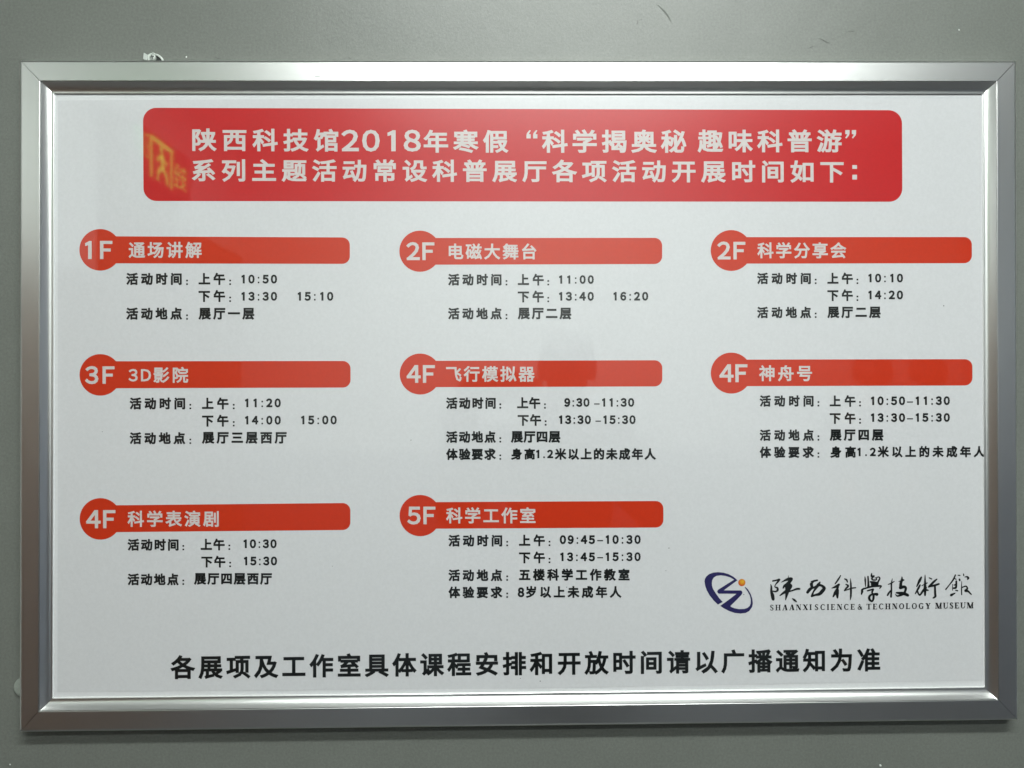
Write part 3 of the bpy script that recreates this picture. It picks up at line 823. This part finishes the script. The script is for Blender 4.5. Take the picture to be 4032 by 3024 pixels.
def make_person(PX, PY, label, holding):
    person = empty('person', Vector((PX, PY, FZ)))
    tag(person, label, 'person')
    J = [(PX, PY, FZ+.93, .13, .10), (PX, PY, FZ+1.12, .14, .10), (PX, PY+.01, FZ+1.32, .16, .10), (PX, PY, FZ+1.44, .07), (PX+.01, PY+.02, FZ+1.50, .052), (PX+.015, PY+.03, FZ+1.58, .075, .085), (PX+.015, PY+.035, FZ+1.66, .07, .08),
         (PX-.19, PY, FZ+1.38, .055), *(((PX-.34, PY+.16, FZ+1.15, .045), (-.125, -1.07, -.03, .027)) if holding else ((PX-.25, PY-.01, FZ+1.10, .045), (PX-.27, PY+.05, FZ+.86, .027))),
         (PX+.19, PY, FZ+1.38, .055), *(((PX+.29, PY+.2, FZ+1.15, .045), (.075, -1.07, -.03, .027)) if holding else ((PX+.25, PY-.01, FZ+1.10, .045), (PX+.27, PY+.05, FZ+.86, .027))),
         (PX-.10, PY, FZ+.86, .09), (PX-.11, PY+.02, FZ+.48, .06), (PX-.12, PY, FZ+.09, .04), (PX-.13, PY+.16, FZ+.035, .035),
         (PX+.10, PY, FZ+.86, .09), (PX+.11, PY+.02, FZ+.48, .06), (PX+.12, PY, FZ+.09, .04), (PX+.14, PY+.16, FZ+.035, .035)]
    Ed = [(0,1),(1,2),(2,3),(3,4),(4,5),(5,6),(2,7),(7,8),(8,9),(2,10),(10,11),(11,12),(0,13),(13,14),(14,15),(15,16),(0,17),(17,18),(18,19),(19,20)]
    for sgnx, w_, hx in ((-1, 9, -.125), (1, 12, .075)) if holding else ():
        b0 = len(J)                                    # palm, then four fingers behind the phone and a thumb on its lower edge
        J.append((hx-sgnx*.004, -1.03, .0, .022, .016)); Ed.append((w_, b0))
        for f in range(4):
            k = len(J); ln = (.9, 1.0, .95, .78)[f]
            J += [(hx-sgnx*.012, -1.008, .028-f*.019, .0085), (hx-sgnx*(.012+.030*ln), -.998, .030-f*.020, .0078), (hx-sgnx*(.012+.052*ln), -.994, .028-f*.020, .0068)]
            Ed += [(b0, k), (k, k+1), (k+1, k+2)]
        k = len(J); J += [(hx-sgnx*.006, -1.022, -.030, .011), (hx-sgnx*.034, -1.006, -.046, .009)]; Ed += [(b0, k), (k, k+1)]
    if not holding:                                # hands hanging beside the thighs
        for sx_, w_ in ((-1, 9), (1, 12)):
            bx, by = PX+sx_*.272, PY+.055
            b0 = len(J)
            J.append((bx, by, FZ+.80, .014, .026)); Ed.append((w_, b0))
            for f in range(4):
                k = len(J); fy = by-.027+f*.018; ln = (.85, 1.0, .95, .75)[f]
                J += [(bx, fy, FZ+.755, .0085), (bx-sx_*.004, fy, FZ+.755-.030*ln, .0078), (bx-sx_*.014, fy, FZ+.755-.055*ln, .0068)]
                Ed += [(b0, k), (k, k+1), (k+1, k+2)]
            k = len(J); J += [(bx, by+.032, FZ+.79, .010), (bx-sx_*.004, by+.045, FZ+.755, .0085)]; Ed += [(b0, k), (k, k+1)]
    skin_mesh('body', J, Ed, M_skin, person)
    def grown(idx, eds, g, name, mat):
        m = {a: i for i, a in enumerate(idx)}
        skin_mesh(name, [tuple(J[a][:3])+tuple(r_+g for r_ in (J[a][3:] if len(J[a]) > 4 else (J[a][3], J[a][3]))) for a in idx], [(m[a], m[b]) for a, b in eds], mat, person)
    J.append((PX, PY+.01, FZ+.36, .23, .14))
    grown([0,1,2,3,7,8,9,10,11,12,len(J)-1], [(0,len(J)-1),(0,1),(1,2),(2,3),(2,7),(7,8),(8,9),(2,10),(10,11),(11,12)], .022, 'jacket', M_coat)
    grown([0,13,14,15,17,18,19], [(0,13),(13,14),(14,15),(0,17),(17,18),(18,19)], .018, 'trousers', M_jean)
    hv, hf = [], []
    for i in range(9):
        for j in range(16):
            th = math.pi*(i/8)*0.62; ph = 2*math.pi*j/16
            hv.append((PX+.015+.094*math.sin(th)*math.cos(ph), PY-.012+.108*math.sin(th)*math.sin(ph)+.02*(1-math.cos(th)), FZ+1.62+.115*math.cos(th)))
    for i in range(8):
        for j in range(16): hf.append((i*16+j, (i+1)*16+j, (i+1)*16+(j+1) % 16, i*16+(j+1) % 16))
    mesh_obj('hair', hv, hf, M_hair, person, True)
    for s_ in (-1, 1):
        fx = PX+s_*.12
        mesh_obj('shoe', *joinvf([box(fx-.045, fx+.045, PY-.07, PY+.22, FZ, FZ+.03), box(fx-.040, fx+.040, PY-.06, PY+.10, FZ+.03, FZ+.10)]), M_coat, person)

make_person(0.17, -1.56, 'person in long black coat holding a phone up to the board', True)
make_person(1.93, -3.20, 'bystander in dark clothes by the far wall, the one farther left', False)
make_person(2.24, -3.24, 'bystander in dark clothes by the far wall, next to the right side wall', False)
phone = empty('phone', Vector((CAM.x+.02, -.985, CAM.z-.037))); tag(phone, 'dark phone held sideways in both hands in front of the board', 'phone')
mesh_obj('phone_case', *box(CAM.x-.078, CAM.x+.078, -.990, -.982, CAM.z-.040, CAM.z+.038), M_hair, phone)
mesh_obj('lens_ring', [(CAM.x+.008*math.cos(i*math.pi/8), -.9815, CAM.z+.008*math.sin(i*math.pi/8)) for i in range(16)], [tuple(range(16))], M_dark, phone)

# hairline scratches on the top rail
for pts in (((2046, 251), (2049, 258)), ((2053, 268), (2060, 275), (2067, 283)), ((2083, 256), (2090, 272)), ((1979, 254), (1981, 256)), ((3130, 262), (3150, 266)), ((1240, 300), (1262, 303))):
    P = [Vector(p) for p in pts]; V = []; Fs = []
    for i, p in enumerate(P):
        d = (P[min(i+1, len(P)-1)]-P[max(i-1, 0)]).normalized(); n = Vector((-d.y, d.x))*0.7
        V += [at(*(p+n), -.02055), at(*(p-n), -.02055)]
    for i in range(len(P)-1): Fs.append((2*i, 2*i+1, 2*i+3, 2*i+2))
    mesh_obj('scratch', V, Fs, M_scratch, top_rail)
